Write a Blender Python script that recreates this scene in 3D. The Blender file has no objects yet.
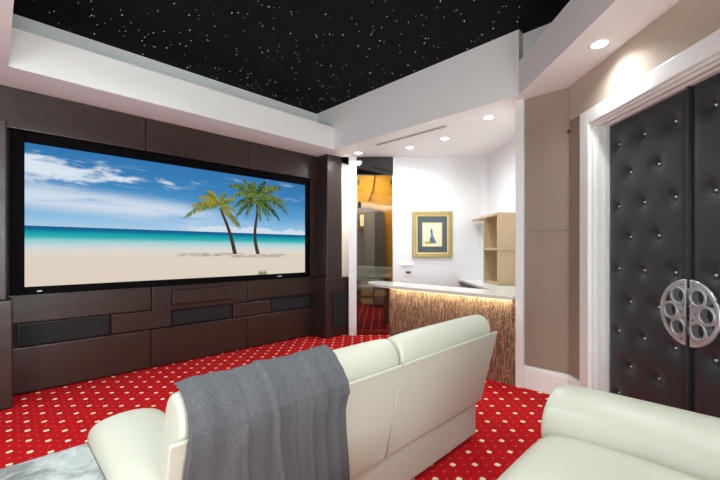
import bpy, bmesh, math, random
from mathutils import Vector, Matrix
random.seed(7)
C = bpy.context.scene.collection
S2 = math.sqrt(0.5)

# ---------------------------------------------------------------- camera
cd = bpy.data.cameras.new('camera'); cam = bpy.data.objects.new('camera', cd); C.objects.link(cam)
cam.location = (0, 0, 1.4); cam.rotation_euler = (math.radians(90), 0, math.radians(-45))
cd.sensor_width = 36.0; cd.lens = 368 / 720 * 36; cd.shift_y = 10 / 720; cd.clip_start = 0.02
bpy.context.scene.camera = cam

# ---------------------------------------------------------------- world, exposure
w = bpy.data.worlds.new('world'); bpy.context.scene.world = w; w.use_nodes = True
w.node_tree.nodes['Background'].inputs[0].default_value = (0.8, 0.85, 0.9, 1)
w.node_tree.nodes['Background'].inputs[1].default_value = 0.05
vs = bpy.context.scene.view_settings
vs.view_transform = 'Standard'; vs.look = 'None'; vs.gamma = 1; vs.use_curve_mapping = False
vs.exposure = 0.38
SPOT_W = 60.0        # each recessed downlight
BAR_W = 42.0         # the smaller cans over the bar
COVE_W = 5.0

def area_light(name, loc, target, sx, sy, power, color=(1, 0.97, 0.93)):
    l = bpy.data.lights.new(name, 'AREA'); l.shape = 'RECTANGLE'; l.size = sx; l.size_y = sy
    l.energy = power; l.color = color
    o = bpy.data.objects.new(name, l); C.objects.link(o); o.location = loc
    o.rotation_euler = (Vector(target) - Vector(loc)).to_track_quat('-Z', 'Y').to_euler()
    return o
# unseen fill lights added at the rear, left and under the tray ceiling
COOL = (0.90, 1.0, 1.0)
rl = area_light('rear_fill_light', (0.30, -2.45, 1.9), (-0.2, 4.0, 3.1), 1.4, 2.0, 165, COOL)
rl.data.spread = math.radians(140)
ll = area_light('left_fill_light', (-2.28, 0.9, 1.25), (2.0, 2.9, 3.1), 2.2, 2.0, 125, COOL)
tl = area_light('tray_fill_light', (0.9, 2.4, 3.5), (0.9, 2.4, 0), 1.2, 2.6, 26, COOL)
tl.data.spread = math.radians(120)

# ---------------------------------------------------------------- materials
def lin(c):
    return tuple((x / 12.92 if x <= 0.04045 else ((x + 0.055) / 1.055) ** 2.4) for x in [v / 255 for v in c]) + (1.0,)

class G:
    """small node-graph writer"""
    def __init__(s, name):
        s.m = bpy.data.materials.new(name); s.m.use_nodes = True
        s.nt = s.m.node_tree; s.nt.nodes.clear()
        s.out = s.nt.nodes.new('ShaderNodeOutputMaterial')
    def n(s, t, **kw):
        o = s.nt.nodes.new(t)
        for k, v in kw.items(): setattr(o, k, v)
        return o
    def set(s, sock, v):
        if hasattr(v, 'is_output') and v.is_output: s.nt.links.new(v, sock)
        elif v is not None: sock.default_value = v
    def math(s, op, a, b=None, c=None):
        o = s.n('ShaderNodeMath', operation=op)
        for i, v in enumerate((a, b, c)):
            if v is not None: s.set(o.inputs[i], v)
        return o.outputs[0]
    def mix(s, f, a, b):
        o = s.n('ShaderNodeMix', data_type='RGBA'); s.set(o.inputs[0], f); s.set(o.inputs[6], a); s.set(o.inputs[7], b)
        return o.outputs[2]
    def coord(s, which='Object'):
        return s.n('ShaderNodeTexCoord').outputs[which]
    def mapping(s, v, scale=(1, 1, 1), rot=(0, 0, 0), loc=(0, 0, 0)):
        o = s.n('ShaderNodeMapping'); s.set(o.inputs[0], v)
        o.inputs[1].default_value = loc; o.inputs[2].default_value = rot; o.inputs[3].default_value = scale
        return o.outputs[0]
    def noise(s, v, scale, detail=3, rough=0.55, dist=0):
        o = s.n('ShaderNodeTexNoise'); s.set(o.inputs['Vector'], v)
        o.inputs['Scale'].default_value = scale; o.inputs['Detail'].default_value = detail
        o.inputs['Roughness'].default_value = rough; o.inputs['Distortion'].default_value = dist
        return o.outputs[0]
    def ramp(s, f, stops, interp='LINEAR'):
        o = s.n('ShaderNodeValToRGB'); s.set(o.inputs[0], f); r = o.color_ramp; r.interpolation = interp
        while len(r.elements) < len(stops): r.elements.new(0.5)
        for e, (p, c) in zip(r.elements, stops): e.position = p; e.color = c
        return o.outputs[0]
    def sstep(s, v, a, b):
        o = s.n('ShaderNodeMapRange', interpolation_type='SMOOTHSTEP'); s.set(o.inputs[0], v)
        o.inputs[1].default_value = a; o.inputs[2].default_value = b
        return o.outputs[0]
    def principled(s, color, rough=0.5, metal=0.0, bump=None, bstr=0.2, bdist=0.01, spec=None, coat=None):
        p = s.n('ShaderNodeBsdfPrincipled'); s.set(p.inputs['Base Color'], color); s.set(p.inputs['Roughness'], rough)
        s.set(p.inputs['Metallic'], metal)
        if spec is not None: p.inputs['Specular IOR Level'].default_value = spec
        if coat is not None: p.inputs['Coat Weight'].default_value = coat; p.inputs['Coat Roughness'].default_value = 0.15
        if bump is not None:
            b = s.n('ShaderNodeBump'); s.set(b.inputs['Height'], bump); b.inputs['Strength'].default_value = bstr
            b.inputs['Distance'].default_value = bdist; s.nt.links.new(b.outputs[0], p.inputs['Normal'])
        s.nt.links.new(p.outputs[0], s.out.inputs[0]); return s.m
    def emission(s, color, strength=1.0):
        e = s.n('ShaderNodeEmission'); s.set(e.inputs[0], color); s.set(e.inputs[1], strength)
        s.nt.links.new(e.outputs[0], s.out.inputs[0]); return s.m

def plain(name, c, rough=0.5, metal=0.0, var=0.06, scale=6, bstr=0.0, bscale=200, spec=None, coat=None):
    g = G(name); co = g.coord(); c = lin(c)
    lo = tuple(x * (1 - var) for x in c[:3]) + (1,); hi = tuple(min(1, x * (1 + var)) for x in c[:3]) + (1,)
    col = g.mix(g.noise(co, scale), lo, hi)
    return g.principled(col, rough, metal, g.noise(co, bscale, 2) if bstr else None, bstr, 0.002, spec, coat)

M = {}
M['white'] = plain('white_paint', (240, 241, 240), 0.55, var=0.015, bstr=0.03)
M['trimwhite'] = plain('white_gloss_trim', (236, 236, 234), 0.35, var=0.01)
M['wallwhite'] = plain('white_bar_wall', (240, 240, 243), 0.6, var=0.015, bstr=0.04)
M['dark'] = plain('dark_shell', (40, 34, 32), 0.8)
M['starblack'] = plain('black_star_panel', (16, 16, 18), 0.85, var=0.1, spec=0.15)
M['taupe'] = plain('taupe_fabric', (150, 132, 117), 0.8, var=0.05, scale=3, bstr=0.15, bscale=500)
M['palelit'] = plain('pale_lit_taupe_fabric', (186, 171, 155), 0.8, var=0.05, scale=3, bstr=0.15, bscale=500)  # paler fabric, with some of the downlight wash put into its colour
M['rearwall'] = plain('rear_wall_taupe', (66, 62, 60), 0.8, var=0.05)
M['cream'] = plain('cream_leather', (183, 183, 169), 0.36, var=0.03, scale=4, bstr=0.06, bscale=90, spec=0.45)
M['creamdark'] = plain('cream_leather_welt', (178, 178, 164), 0.4, var=0.03)
M['black_metal'] = plain('black_metal', (14, 14, 15), 0.4, var=0.05)
M['bezel'] = plain('black_bezel', (5, 5, 8), 0.6, var=0.05, spec=0.06)
M['grille'] = plain('black_speaker_cloth', (24, 24, 27), 0.85, var=0.12, scale=300, bstr=0.4, bscale=700)
M['silver'] = plain('silver_metal', (200, 200, 203), 0.32, 0.65, var=0.05)
M['chrome'] = plain('chrome_stud', (240, 240, 242), 0.2, 0.0, var=0.02)
M['gold'] = plain('gold_leaf_frame', (172, 150, 98), 0.42, 0.55, var=0.25, scale=60, bstr=0.4, bscale=150)
M['goldlight'] = plain('pale_gold_slip', (226, 205, 140), 0.4, 0.3, var=0.1, scale=40)
M['matboard'] = plain('blue_grey_matboard', (84, 94, 102), 0.8, var=0.05)
M['stone'] = plain('white_quartz', (232, 231, 226), 0.18, var=0.04, scale=14, coat=0.3)
M['goldwall'] = plain('gold_plaster', (214, 158, 30), 0.6, var=0.1, scale=5)
M['greypanel'] = plain('grey_upholstery', (96, 96, 97), 0.7, var=0.1)
M['greycab'] = plain('grey_cabinet', (128, 126, 118), 0.5, var=0.1, scale=10)
M['steel'] = plain('bezel_mark', (190, 192, 196), 0.4, 0.2)
M['slot'] = plain('air_slot', (165, 165, 165), 0.7)
M['device'] = plain('dark_device', (50, 50, 54), 0.4)

def mk_leather(name, c, rough, wr=0.25, spec=0.5):
    g = G(name); co = g.coord(); c = lin(c)
    n1 = g.noise(co, 2.2, 4, 0.6); lo = tuple(x * 0.78 for x in c[:3]) + (1,); hi = tuple(x * 1.22 for x in c[:3]) + (1,)
    bump = g.math('ADD', g.math('MULTIPLY', g.noise(co, 3.5, 3), 0.8), g.math('MULTIPLY', g.noise(co, 160, 2), 0.06))
    return g.principled(g.mix(n1, lo, hi), g.math('ADD', g.math('MULTIPLY', g.noise(co, 9, 3), 0.2), rough - 0.1), 0, bump, wr, 0.02, spec)
M['brown'] = mk_leather('brown_leather', (52, 38, 34), 0.36, 0.35)
M['blackleather'] = mk_leather('black_leather', (56, 58, 61), 0.40, 0.12, 0.35)

def mk_carpet():
    g = G('red_dotted_carpet'); co = g.coord()
    v = g.mapping(co, rot=(0, 0, math.radians(-45)))        # x' runs into the room along the view, y' = -lateral
    sp = g.n('ShaderNodeSeparateXYZ'); g.set(sp.inputs[0], v)
    wob = g.math('MULTIPLY', g.math('SUBTRACT', g.noise(co, 25, 2), 0.5), 0.012)
    dpt = g.math('ADD', sp.outputs[0], wob); lat = g.math('ADD', sp.outputs[1], wob)
    def cell(val, s, ph):
        return g.math('MULTIPLY', g.math('SUBTRACT', g.math('FRACT', g.math('DIVIDE', g.math('SUBTRACT', val, ph), s)), 0.5), s)
    s1, s2 = 0.1447, 0.151
    a = cell(lat, s1, -0.027 + s1 / 2); b = cell(dpt, s2, 3.005 + s2 / 2)
    A = g.math('ABSOLUTE', a); B = g.math('ABSOLUTE', b)
    r = g.math('ADD', A, B)
    rr = g.math('SQRT', g.math('ADD', g.math('MULTIPLY', a, a), g.math('MULTIPLY', b, b)))
    star = g.math('ADD', g.math('MULTIPLY', r, 0.55), g.math('MULTIPLY', rr, 0.45))
    big = g.math('SUBTRACT', 1.0, g.sstep(star, 0.0175, 0.0245))
    cen = g.math('SUBTRACT', 1.0, g.sstep(rr, 0.004, 0.008))
    a2 = cell(lat, s1, -0.027); b2 = cell(dpt, s2, 3.005)
    def rad(p, q): return g.math('SQRT', g.math('ADD', g.math('MULTIPLY', p, p), g.math('MULTIPLY', q, q)))
    sm = g.math('SUBTRACT', 1.0, g.sstep(rad(a2, b2), 0.006, 0.011))
    sm2 = g.math('SUBTRACT', 1.0, g.sstep(rad(a2, b), 0.005, 0.009))
    sm3 = g.math('SUBTRACT', 1.0, g.sstep(rad(a, b2), 0.005, 0.009))
    small = g.math('MULTIPLY', g.math('MAXIMUM', sm, g.math('MAXIMUM', sm2, sm3)), 0.45)
    base = g.mix(g.noise(co, 14, 5, 0.7), lin((172, 10, 22)), lin((220, 32, 38)))
    base = g.mix(g.math('MULTIPLY', g.noise(co, 300, 2), 0.35), base, lin((128, 6, 16)))
    c1 = g.mix(small, base, lin((226, 130, 110)))
    c2 = g.mix(big, c1, lin((252, 238, 202)))
    c2 = g.mix(g.math('MULTIPLY', cen, 0.35), c2, lin((200, 130, 90)))
    return g.principled(c2, 0.95, 0, g.noise(co, 420, 3), 0.6, 0.01, 0.1)
M['carpet'] = mk_carpet()

def mk_marble():
    g = G('grey_marbled_top'); co = g.coord()
    n = g.noise(co, 5.5, 7, 0.65, 0.9)
    vo = g.n('ShaderNodeTexVoronoi'); g.set(vo.inputs[0], g.mapping(co, scale=(1, 1, 1))); vo.inputs['Scale'].default_value = 22; vo.feature = 'DISTANCE_TO_EDGE'
    base = g.ramp(n, [(0.36, lin((96, 101, 99))), (0.48, lin((146, 151, 149))), (0.58, lin((176, 180, 178)))])
    crack = g.math('MULTIPLY', g.math('SUBTRACT', 1.0, g.sstep(vo.outputs[0], 0.0, 0.08)), g.sstep(g.noise(co, 3, 3), 0.45, 0.6))
    return g.principled(g.mix(g.math('MULTIPLY', crack, 0.4), base, lin((92, 98, 96))), 0.3, 0, None)
M['marble'] = mk_marble()

def mk_blanket():
    g = G('grey_herringbone_wool'); co = g.coord()
    sp = g.n('ShaderNodeSeparateXYZ'); g.set(sp.inputs[0], co)
    t = g.math('ADD', sp.outputs[1], sp.outputs[2])
    x = sp.outputs[0]
    tri = g.math('PINGPONG', x, 0.018)
    wv = g.math('SINE', g.math('MULTIPLY', g.math('ADD', tri, t), 900))
    n = g.noise(co, 420, 2, 0.6)
    f = g.math('ADD', g.math('MULTIPLY', wv, 0.05), g.math('MULTIPLY_ADD', n, 0.7, 0.15))
    col = g.ramp(f, [(0.3, lin((56, 57, 60))), (0.5, lin((81, 82, 86))), (0.72, lin((122, 123, 126)))])
    return g.principled(col, 0.95, 0, f, 0.25, 0.003, 0.1)
M['blanket'] = mk_blanket()

def mk_mosaic():
    g = G('bronze_strip_mosaic'); co = g.coord()
    sp = g.n('ShaderNodeSeparateXYZ'); g.set(sp.inputs[0], co)
    cb = g.n('ShaderNodeCombineXYZ'); g.set(cb.inputs[0], sp.outputs[2]); g.set(cb.inputs[1], sp.outputs[1])
    br = g.n('ShaderNodeTexBrick'); g.set(br.inputs['Vector'], cb.outputs[0])
    br.inputs['Scale'].default_value = 1; br.inputs['Brick Width'].default_value = 0.10; br.inputs['Row Height'].default_value = 0.0125
    br.inputs['Mortar Size'].default_value = 0.0012; br.offset = 0.37; br.offset_frequency = 2; br.inputs['Bias'].default_value = 0
    br.inputs['Color1'].default_value = lin((122, 98, 78)); br.inputs['Color2'].default_value = lin((216, 190, 156)); br.inputs['Mortar'].default_value = lin((70, 48, 38))
    v2 = g.mapping(co, scale=(1, 1, 0.22))
    n = g.noise(v2, 60, 4, 0.75)
    sparkle = g.sstep(g.noise(g.mapping(co, scale=(1, 1, 0.5)), 75, 3, 0.7), 0.56, 0.64)
    col = g.mix(g.math('MULTIPLY', g.sstep(n, 0.46, 0.6), 0.75), br.outputs[0], lin((96, 72, 58)))
    col = g.mix(g.math('MULTIPLY', sparkle, 0.75), col, lin((250, 230, 200)))
    return g.principled(col, 0.33, 0.35, g.math('ADD', n, br.outputs[1]), 0.7, 0.008)
M['mosaic'] = mk_mosaic()

def mk_wood(name, c1, c2, sc=(1, 1, 14), rough=0.45):
    g = G(name); co = g.coord()
    n = g.noise(g.mapping(co, scale=sc), 9, 4, 0.6, 0.3)
    return g.principled(g.mix(n, lin(c1), lin(c2)), rough, 0, n, 0.1, 0.004)
M['oak'] = mk_wood('light_oak', (176, 150, 118), (206, 182, 148), (9, 9, 1))
M['redwood'] = mk_wood('dark_red_planks', (44, 12, 10), (78, 24, 18), (1, 1, 1), 0.3)

def mk_picture():
    """the beach scene shown on the projection screen"""
    g = G('beach_picture'); co = g.coord('UV')
    sp = g.n('ShaderNodeSeparateXYZ'); g.set(sp.inputs[0], co); u, v = sp.outputs[0], sp.outputs[1]
    sky = g.ramp(v, [(0.425, lin((176, 205, 228))), (0.50, lin((140, 190, 226))), (0.62, lin((92, 158, 208))), (0.80, lin((60, 130, 186))), (1.0, lin((52, 118, 176)))])
    # streaky band low in the sky
    cv = g.mapping(co, scale=(2.4, 9, 1))
    nb = g.noise(cv, 1.6, 6, 0.6, 0.6)
    line = g.math('SUBTRACT', v, g.math('MULTIPLY', u, -0.14))
    band = g.math('MULTIPLY', g.sstep(line, 0.50, 0.62), g.math('SUBTRACT', 1.0, g.sstep(line, 0.66, 0.78)))
    band = g.math('MULTIPLY', band, g.math('SUBTRACT', 1.0, g.sstep(u, 0.35, 0.72)))
    band = g.math('MULTIPLY', band, g.sstep(nb, 0.22, 0.5))
    c = g.mix(g.math('MULTIPLY', band, 1.0), sky, lin((206, 220, 236)))
    # big white cloud upper left with a tail to the right
    nc = g.noise(g.mapping(co, scale=(3.4, 4.2, 1), loc=(0.3, 0.1, 0)), 2.6, 8, 0.62, 0.35)
    cen = g.math('ADD', 0.845, g.math('MULTIPLY', u, -0.02))
    dist = g.math('ABSOLUTE', g.math('SUBTRACT', v, cen))
    wid = g.math('SUBTRACT', 0.125, g.math('MULTIPLY', u, 0.24))
    m1 = g.math('SUBTRACT', g.math('MULTIPLY', g.math('DIVIDE', g.math('SUBTRACT', wid, dist), 0.06), 0.16), g.math('MULTIPLY', u, 0.1))
    cl = g.sstep(g.math('ADD', nc, m1), 0.50, 0.72)
    cl = g.math('MULTIPLY', cl, g.math('SUBTRACT', 1.0, g.sstep(u, 0.42, 0.56)))
    c = g.mix(g.math('MULTIPLY', cl, 0.92), c, lin((228, 236, 244)))
    # wisps everywhere
    nw = g.noise(g.mapping(co, scale=(3, 8, 1), loc=(2, 1, 0)), 2.2, 7, 0.65, 0.5)
    ws = g.math('MULTIPLY', g.sstep(nw, 0.54, 0.75), 0.55)
    c = g.mix(ws, c, lin((204, 222, 238)))
    # cumulus on the horizon to the right
    top = g.math('ADD', 0.455, g.math('MULTIPLY', g.sstep(g.noise(g.mapping(co, scale=(9, 2, 1)), 1.0, 5, 0.6), 0.35, 0.75), 0.075))
    cu = g.math('MULTIPLY', g.math('SUBTRACT', 1.0, g.sstep(g.math('SUBTRACT', v, top), -0.012, 0.008)), g.sstep(u, 0.40, 0.52))
    c = g.mix(g.math('MULTIPLY', cu, 0.75), c, lin((222, 230, 240)))
    # sea and sand
    wv = g.math('MULTIPLY', g.math('SUBTRACT', g.noise(g.mapping(co, scale=(4, 40, 1)), 2, 4), 0.5), 0.022)
    vv = g.math('ADD', v, g.math('MULTIPLY', wv, g.math('SUBTRACT', 1.0, g.sstep(v, 0.385, 0.42))))
    low = g.ramp(vv, [(0.0, lin((226, 213, 198))), (0.215, lin((228, 216, 202))), (0.25, lin((222, 216, 208))), (0.285, lin((200, 216, 220))), (0.325, lin((150, 206, 208))),
                      (0.35, lin((52, 178, 180))), (0.385, lin((18, 150, 166))), (0.405, lin((20, 104, 146))), (0.428, lin((30, 90, 142)))])
    sand = g.mix(g.math('MULTIPLY', g.noise(g.mapping(co, scale=(10, 30, 1)), 5, 5, 0.7), 0.35), low, lin((206, 190, 170)))
    low = g.mix(g.sstep(vv, 0.20, 0.24), sand, low)
    # palm shadows lying on the sand
    ns = g.noise(g.mapping(co, scale=(16, 50, 1)), 1.4, 4)
    def blot(u0, u1, v0, hv):
        a = g.math('MULTIPLY', g.sstep(u, u0, u0 + 0.06), g.math('SUBTRACT', 1.0, g.sstep(u, u1 - 0.06, u1)))
        b = g.math('SUBTRACT', 1.0, g.sstep(g.math('ABSOLUTE', g.math('SUBTRACT', v, v0)), hv * 0.3, hv))
        return g.math('MULTIPLY', g.math('MULTIPLY', a, b), g.sstep(ns, 0.36, 0.56))
    sh = g.math('MAXIMUM', blot(0.40, 0.70, 0.212, 0.022), blot(0.60, 0.92, 0.196, 0.024))
    low = g.mix(g.math('MULTIPLY', sh, 0.6), low, lin((120, 116, 110)))
    c = g.mix(g.sstep(v, 0.424, 0.428), low, c)
    return g.emission(c, 0.755)
M['picture'] = mk_picture()
def emit(name, c, s): return G(name).emission(lin(c), s)
M['frond_a'] = emit('palm_yellow', (166, 152, 58), 0.66); M['frond_b'] = emit('palm_green', (92, 118, 44), 0.66)
M['frond_c'] = emit('palm_dark_green', (48, 72, 40), 0.66); M['trunk'] = emit('palm_trunk', (76, 58, 46), 0.66)
M['frond_d'] = emit('palm_mid_green', (124, 140, 76), 0.66)
M['lamp'] = emit('lamp_lens', (255, 252, 244), 7.0)
M['star'] = emit('star_point', (225, 232, 240), 1.1)
M['led'] = emit('warm_led', (255, 214, 160), 1.6)
M['sconceglow'] = emit('sconce_glow', (255, 226, 176), 2.2)
M['fringe'] = plain('orange_white_fringe', (232, 176, 120), 0.6, var=0.4, scale=30)
M['artpaper'] = plain('cream_paper', (226, 222, 196), 0.8, var=0.04, scale=30)
M['artblue'] = plain('blue_wash', (88, 116, 142), 0.8, var=0.3, scale=60)
M['artgold'] = plain('ochre_wash', (196, 168, 70), 0.8, var=0.3, scale=60)
M['drawerglow'] = plain('straw_drawer', (200, 176, 96), 0.5, var=0.3, scale=40)

def mk_glass_door():
    g = G('tinted_reflective_glass')
    gl = g.n('ShaderNodeBsdfGlossy'); gl.inputs[0].default_value = (0.50, 0.49, 0.47, 1); gl.inputs[1].default_value = 0.0
    tr = g.n('ShaderNodeBsdfTransparent'); tr.inputs[0].default_value = (0.86, 0.84, 0.80, 1)
    mx = g.n('ShaderNodeMixShader'); mx.inputs[0].default_value = 0.30
    g.nt.links.new(tr.outputs[0], mx.inputs[1]); g.nt.links.new(gl.outputs[0], mx.inputs[2]); g.nt.links.new(mx.outputs[0], g.out.inputs[0])
    return g.m
M['glass'] = mk_glass_door()
def mk_mirror():
    g = G('dark_mirror'); return g.principled((0.10, 0.105, 0.11, 1), 0.03, 1.0)
M['darkmirror'] = mk_mirror()

# ---------------------------------------------------------------- mesh helpers (all in world metres)
ORI = {}
def empty(name, loc, label, cat, group=None, kind=None):
    o = bpy.data.objects.new(name, None); C.objects.link(o); o.location = loc; o.empty_display_size = 0.1
    tag(o, label, cat, group, kind); ORI[o.name] = Vector(loc); return o
def tag(o, label=None, cat=None, group=None, kind=None):
    if label: o['label'] = label
    if cat: o['category'] = cat
    if group: o['group'] = group
    if kind: o['kind'] = kind
    return o
def obj(name, bm, mat, parent=None, smooth=False, sub=0, origin=None, flip=True):
    if flip: bmesh.ops.recalc_face_normals(bm, faces=bm.faces)
    if parent is not None: base = ORI[parent.name]
    else: base = Vector((0, 0, 0))
    if origin is None:
        org = base if parent is not None else Vector((0, 0, 0))
    else: org = Vector(origin)
    bm.transform(Matrix.Translation(-org))
    me = bpy.data.meshes.new(name); bm.to_mesh(me); bm.free()
    mats = mat if isinstance(mat, (list, tuple)) else [mat]
    for m_ in mats: me.materials.append(m_)
    o = bpy.data.objects.new(name, me); C.objects.link(o)
    if parent is not None: o.parent = parent
    o.location = org - base if parent is not None else org
    ORI[o.name] = org
    if smooth:
        for p in me.polygons: p.use_smooth = True
    if sub:
        s = o.modifiers.new('subdivision', 'SUBSURF'); s.levels = sub; s.render_levels = sub
    return o
def struct(name, bm, mat, label=None, **k):
    o = obj(name, bm, mat, **k); o['kind'] = 'structure'
    if label: o['label'] = label
    return o
def add_box(bm, x0, x1, y0, y1, z0, z1, bev=0.0, seg=2):
    vs_ = [bm.verts.new((x, y, z)) for x in (x0, x1) for y in (y0, y1) for z in (z0, z1)]
    fs = []
    for f in ((0, 1, 3, 2), (4, 6, 7, 5), (0, 4, 5, 1), (2, 3, 7, 6), (0, 2, 6, 4), (1, 5, 7, 3)):
        fs.append(bm.faces.new([vs_[i] for i in f]))
    if bev:
        es = list({e for f in fs for e in f.edges})
        bmesh.ops.bevel(bm, geom=es, offset=bev, segments=seg, profile=0.6, affect='EDGES')
    return bm
def box(*a, **k): return add_box(bmesh.new(), *a, **k)
def add_prism(bm, pts, z0, z1):
    lo = [bm.verts.new((p[0], p[1], z0)) for p in pts]; hi = [bm.verts.new((p[0], p[1], z1)) for p in pts]
    n = len(pts); bm.faces.new(lo[::-1]); bm.faces.new(hi)
    for i in range(n): bm.faces.new((lo[i], lo[(i + 1) % n], hi[(i + 1) % n], hi[i]))
    return bm
def prism(pts, z0, z1): return add_prism(bmesh.new(), pts, z0, z1)
def DLp(d, l): return ((d + l) * S2, (d - l) * S2)          # depth/lateral (the 45 degree walls) -> world x, y
DL = Matrix(((S2, S2, 0, 0), (S2, -S2, 0, 0), (0, 0, 1, 0), (0, 0, 0, 1)))
def dl(bm): bm.transform(DL); return bm
def dbox(d0, d1, l0, l1, z0, z1, bev=0.0, seg=2): return dl(box(d0, d1, l0, l1, z0, z1, bev=bev, seg=seg))
def add_tube(bm, pts, r, n=8, closed=False):
    pts = [Vector(p) for p in pts]; rings = []
    m = len(pts)
    for i, p in enumerate(pts):
        if closed: t = pts[(i + 1) % m] - pts[i - 1]
        else: t = pts[min(i + 1, m - 1)] - pts[max(i - 1, 0)]
        t.normalize(); up = Vector((0, 0, 1)) if abs(t.z) < 0.9 else Vector((1, 0, 0))
        a = t.cross(up).normalized(); b = t.cross(a)
        rr = r[i] if isinstance(r, (list, tuple)) else r
        rings.append([bm.verts.new(p + rr * (math.cos(2 * math.pi * k / n) * a + math.sin(2 * math.pi * k / n) * b)) for k in range(n)])
    for i in range(m if closed else m - 1):
        A, B = rings[i], rings[(i + 1) % m]
        for k in range(n): bm.faces.new((A[k], A[(k + 1) % n], B[(k + 1) % n], B[k]))
    if not closed: bm.faces.new(rings[0][::-1]); bm.faces.new(rings[-1])
    return bm
def tube(pts, r, n=8, closed=False): return add_tube(bmesh.new(), pts, r, n, closed)
def add_cyl(bm, c, r, z0, z1, n=24, r2=None):
    r2 = r if r2 is None else r2
    lo = [bm.verts.new((c[0] + r * math.cos(2 * math.pi * k / n), c[1] + r * math.sin(2 * math.pi * k / n), z0)) for k in range(n)]
    hi = [bm.verts.new((c[0] + r2 * math.cos(2 * math.pi * k / n), c[1] + r2 * math.sin(2 * math.pi * k / n), z1)) for k in range(n)]
    bm.faces.new(lo[::-1]); bm.faces.new(hi)
    for k in range(n): bm.faces.new((lo[k], lo[(k + 1) % n], hi[(k + 1) % n], hi[k]))
    return bm
def loft(profile, stations, axis='X'):
    """closed profile (two coords) swept along an axis; stations = (position, scale about centroid, shift0, shift1)"""
    bm = bmesh.new(); cx = sum(p[0] for p in profile) / len(profile); cz = sum(p[1] for p in profile) / len(profile)
    rings = []
    for st in stations:
        x, s = st[0], st[1]; d0 = st[2] if len(st) > 2 else 0; d1 = st[3] if len(st) > 3 else 0
        ring = []
        for a, b in profile:
            p, q = cx + (a - cx) * s + d0, cz + (b - cz) * s + d1
            ring.append(bm.verts.new((x, p, q) if axis == 'X' else (p, x, q)))
        rings.append(ring)
    n = len(profile)
    for A, B in zip(rings, rings[1:]):
        for k in range(n): bm.faces.new((A[k], A[(k + 1) % n], B[(k + 1) % n], B[k]))
    bm.faces.new(rings[0][::-1]); bm.faces.new(rings[-1])
    return bm

# ================================================================ SETTING
struct('floor', box(-2.6, 6.2, -4.3, 5.6, -0.1, 0), M['carpet'], 'red carpet with a grid of small cream star spots')
ZS, ZC, ZF = 2.93, 3.58, 3.265
struct('wall_screen', box(-2.5, 4.03, 4.87, 5.1, 0, ZC), M['dark'])
struct('wall_left', box(-2.5, -2.35, -4.3, 4.87, 0, ZC), M['rearwall'])
D0 = 6.05
bm = dbox(D0, D0 + 0.12, -0.185, -0.058, 0, ZS); struct('wall_back', bm, M['wallwhite'], 'narrow white wall strip between the leather column and the glass door')
struct('wall_back', box(4.05, 4.6, 4.80, 4.88, 0, ZS), M['wallwhite'])
bm = dbox(D0, D0 + 0.12, 0.545, 1.99, 0, ZS)
struct('wall_back', bm, M['wallwhite'], 'white bar wall behind the counter that carries the picture')
struct('wall_back', dl(prism([(6.05, 1.985), (6.0, 2.085), (6.17, 2.2), (6.17, 1.985)], 0, ZS)), M['wallwhite'])
struct('wall_bar', dbox(4.2, 6.1, 2.08, 2.2, 0, ZS), M['wallwhite'], 'white side wall of the bar behind the oak shelf')
# door wall (45 degrees), with the opening
W0, W1 = 1.98, 2.2
OD0, OD1, OZ = 1.52, 3.13, 2.47
bm = dbox(OD1, 3.46, W0, W1, 0, ZC); dl_ = None
struct('wall_right', bm, M['taupe'])
struct('wall_right', dbox(-3.45, OD0, W0, W1, 0, ZC), M['taupe'])
struct('wall_right', dbox(OD0, OD1, W0, W1, OZ, ZC), M['taupe'])
struct('wall_right', dbox(OD0 - 0.05, OD1 + 0.05, 2.2, 2.25, 0, OZ + 0.05), M['dark'])
struct('wall_rear', dbox(-3.45, -3.3, -3.0, 2.25, 0, ZC), M['rearwall'])
# stub of wall beside the bar
struct('wall_stub', prism([(3.865, 1.02), (3.865, 1.54), (4.5, 1.54), (3.98, 1.02)], 0, ZS), M['white'])
# soffits
def soff(name, pts, label=None): struct(name, prism(pts, ZS, ZS + 0.05), M['white'], label)
soff('ceiling_soffit_left', [(-2.4, -4.3), (0.095, -4.3), (0.095, 5.0), (-2.4, 5.0)], 'white lowered ceiling over the left side')
soff('ceiling_soffit_screen', [(0.095, 4.24), (3.68, 4.24), (3.68, 5.0), (0.095, 5.0)], 'white lowered ceiling strip above the screen wall')
soff('ceiling_soffit_bar', [(3.68, 1.46), (5.6, 3.38), (6.0, 4.6), (3.68, 5.2)], 'white lowered ceiling over the bar')
soff('ceiling_soffit_door', [(1.22, -1.0), (1.85, -1.63), (6.23, 2.75), (5.6, 3.38)], 'white diagonal lowered ceiling in front of the padded doors')
soff('ceiling_soffit_rear', [(0.095, -4.3), (4.4, -4.3), (1.75, -1.53), (1.22, -1.0), (0.095, -1.0)])
def fascia(name, a, b, nrm, z1, label=None, t=0.03):
    ax, ay = a; bx_, by = b; nx, ny = nrm
    struct(name, prism([(ax, ay), (bx_, by), (bx_ + nx * t, by + ny * t), (ax + nx * t, ay + ny * t)], ZS + 0.05, z1), M['white'], label)
fascia('trim_1', (0.095, 4.24), (3.68, 4.24), (0, 1), ZF, 'white face of the ceiling tray above the screen')
struct('trim_2', box(3.68, 3.79, 1.46, 4.8, ZS + 0.05, ZC), M['white'], 'tall grey-white face of the ceiling tray above the bar')
fascia('trim_3', (3.68, 1.46), (1.22, -1.0), (S2, -S2), ZF, 'white diagonal face of the ceiling tray')
fascia('trim_4', (0.095, -1.0), (0.095, 4.24), (-1, 0), ZF)
fascia('trim_5', (1.22, -1.0), (0.095, -1.0), (0, -1), ZF)
struct('wall_cove_screen', box(-2.4, 3.68, 4.66, 4.8, ZS + 0.05, ZC), M['white'])
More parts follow.
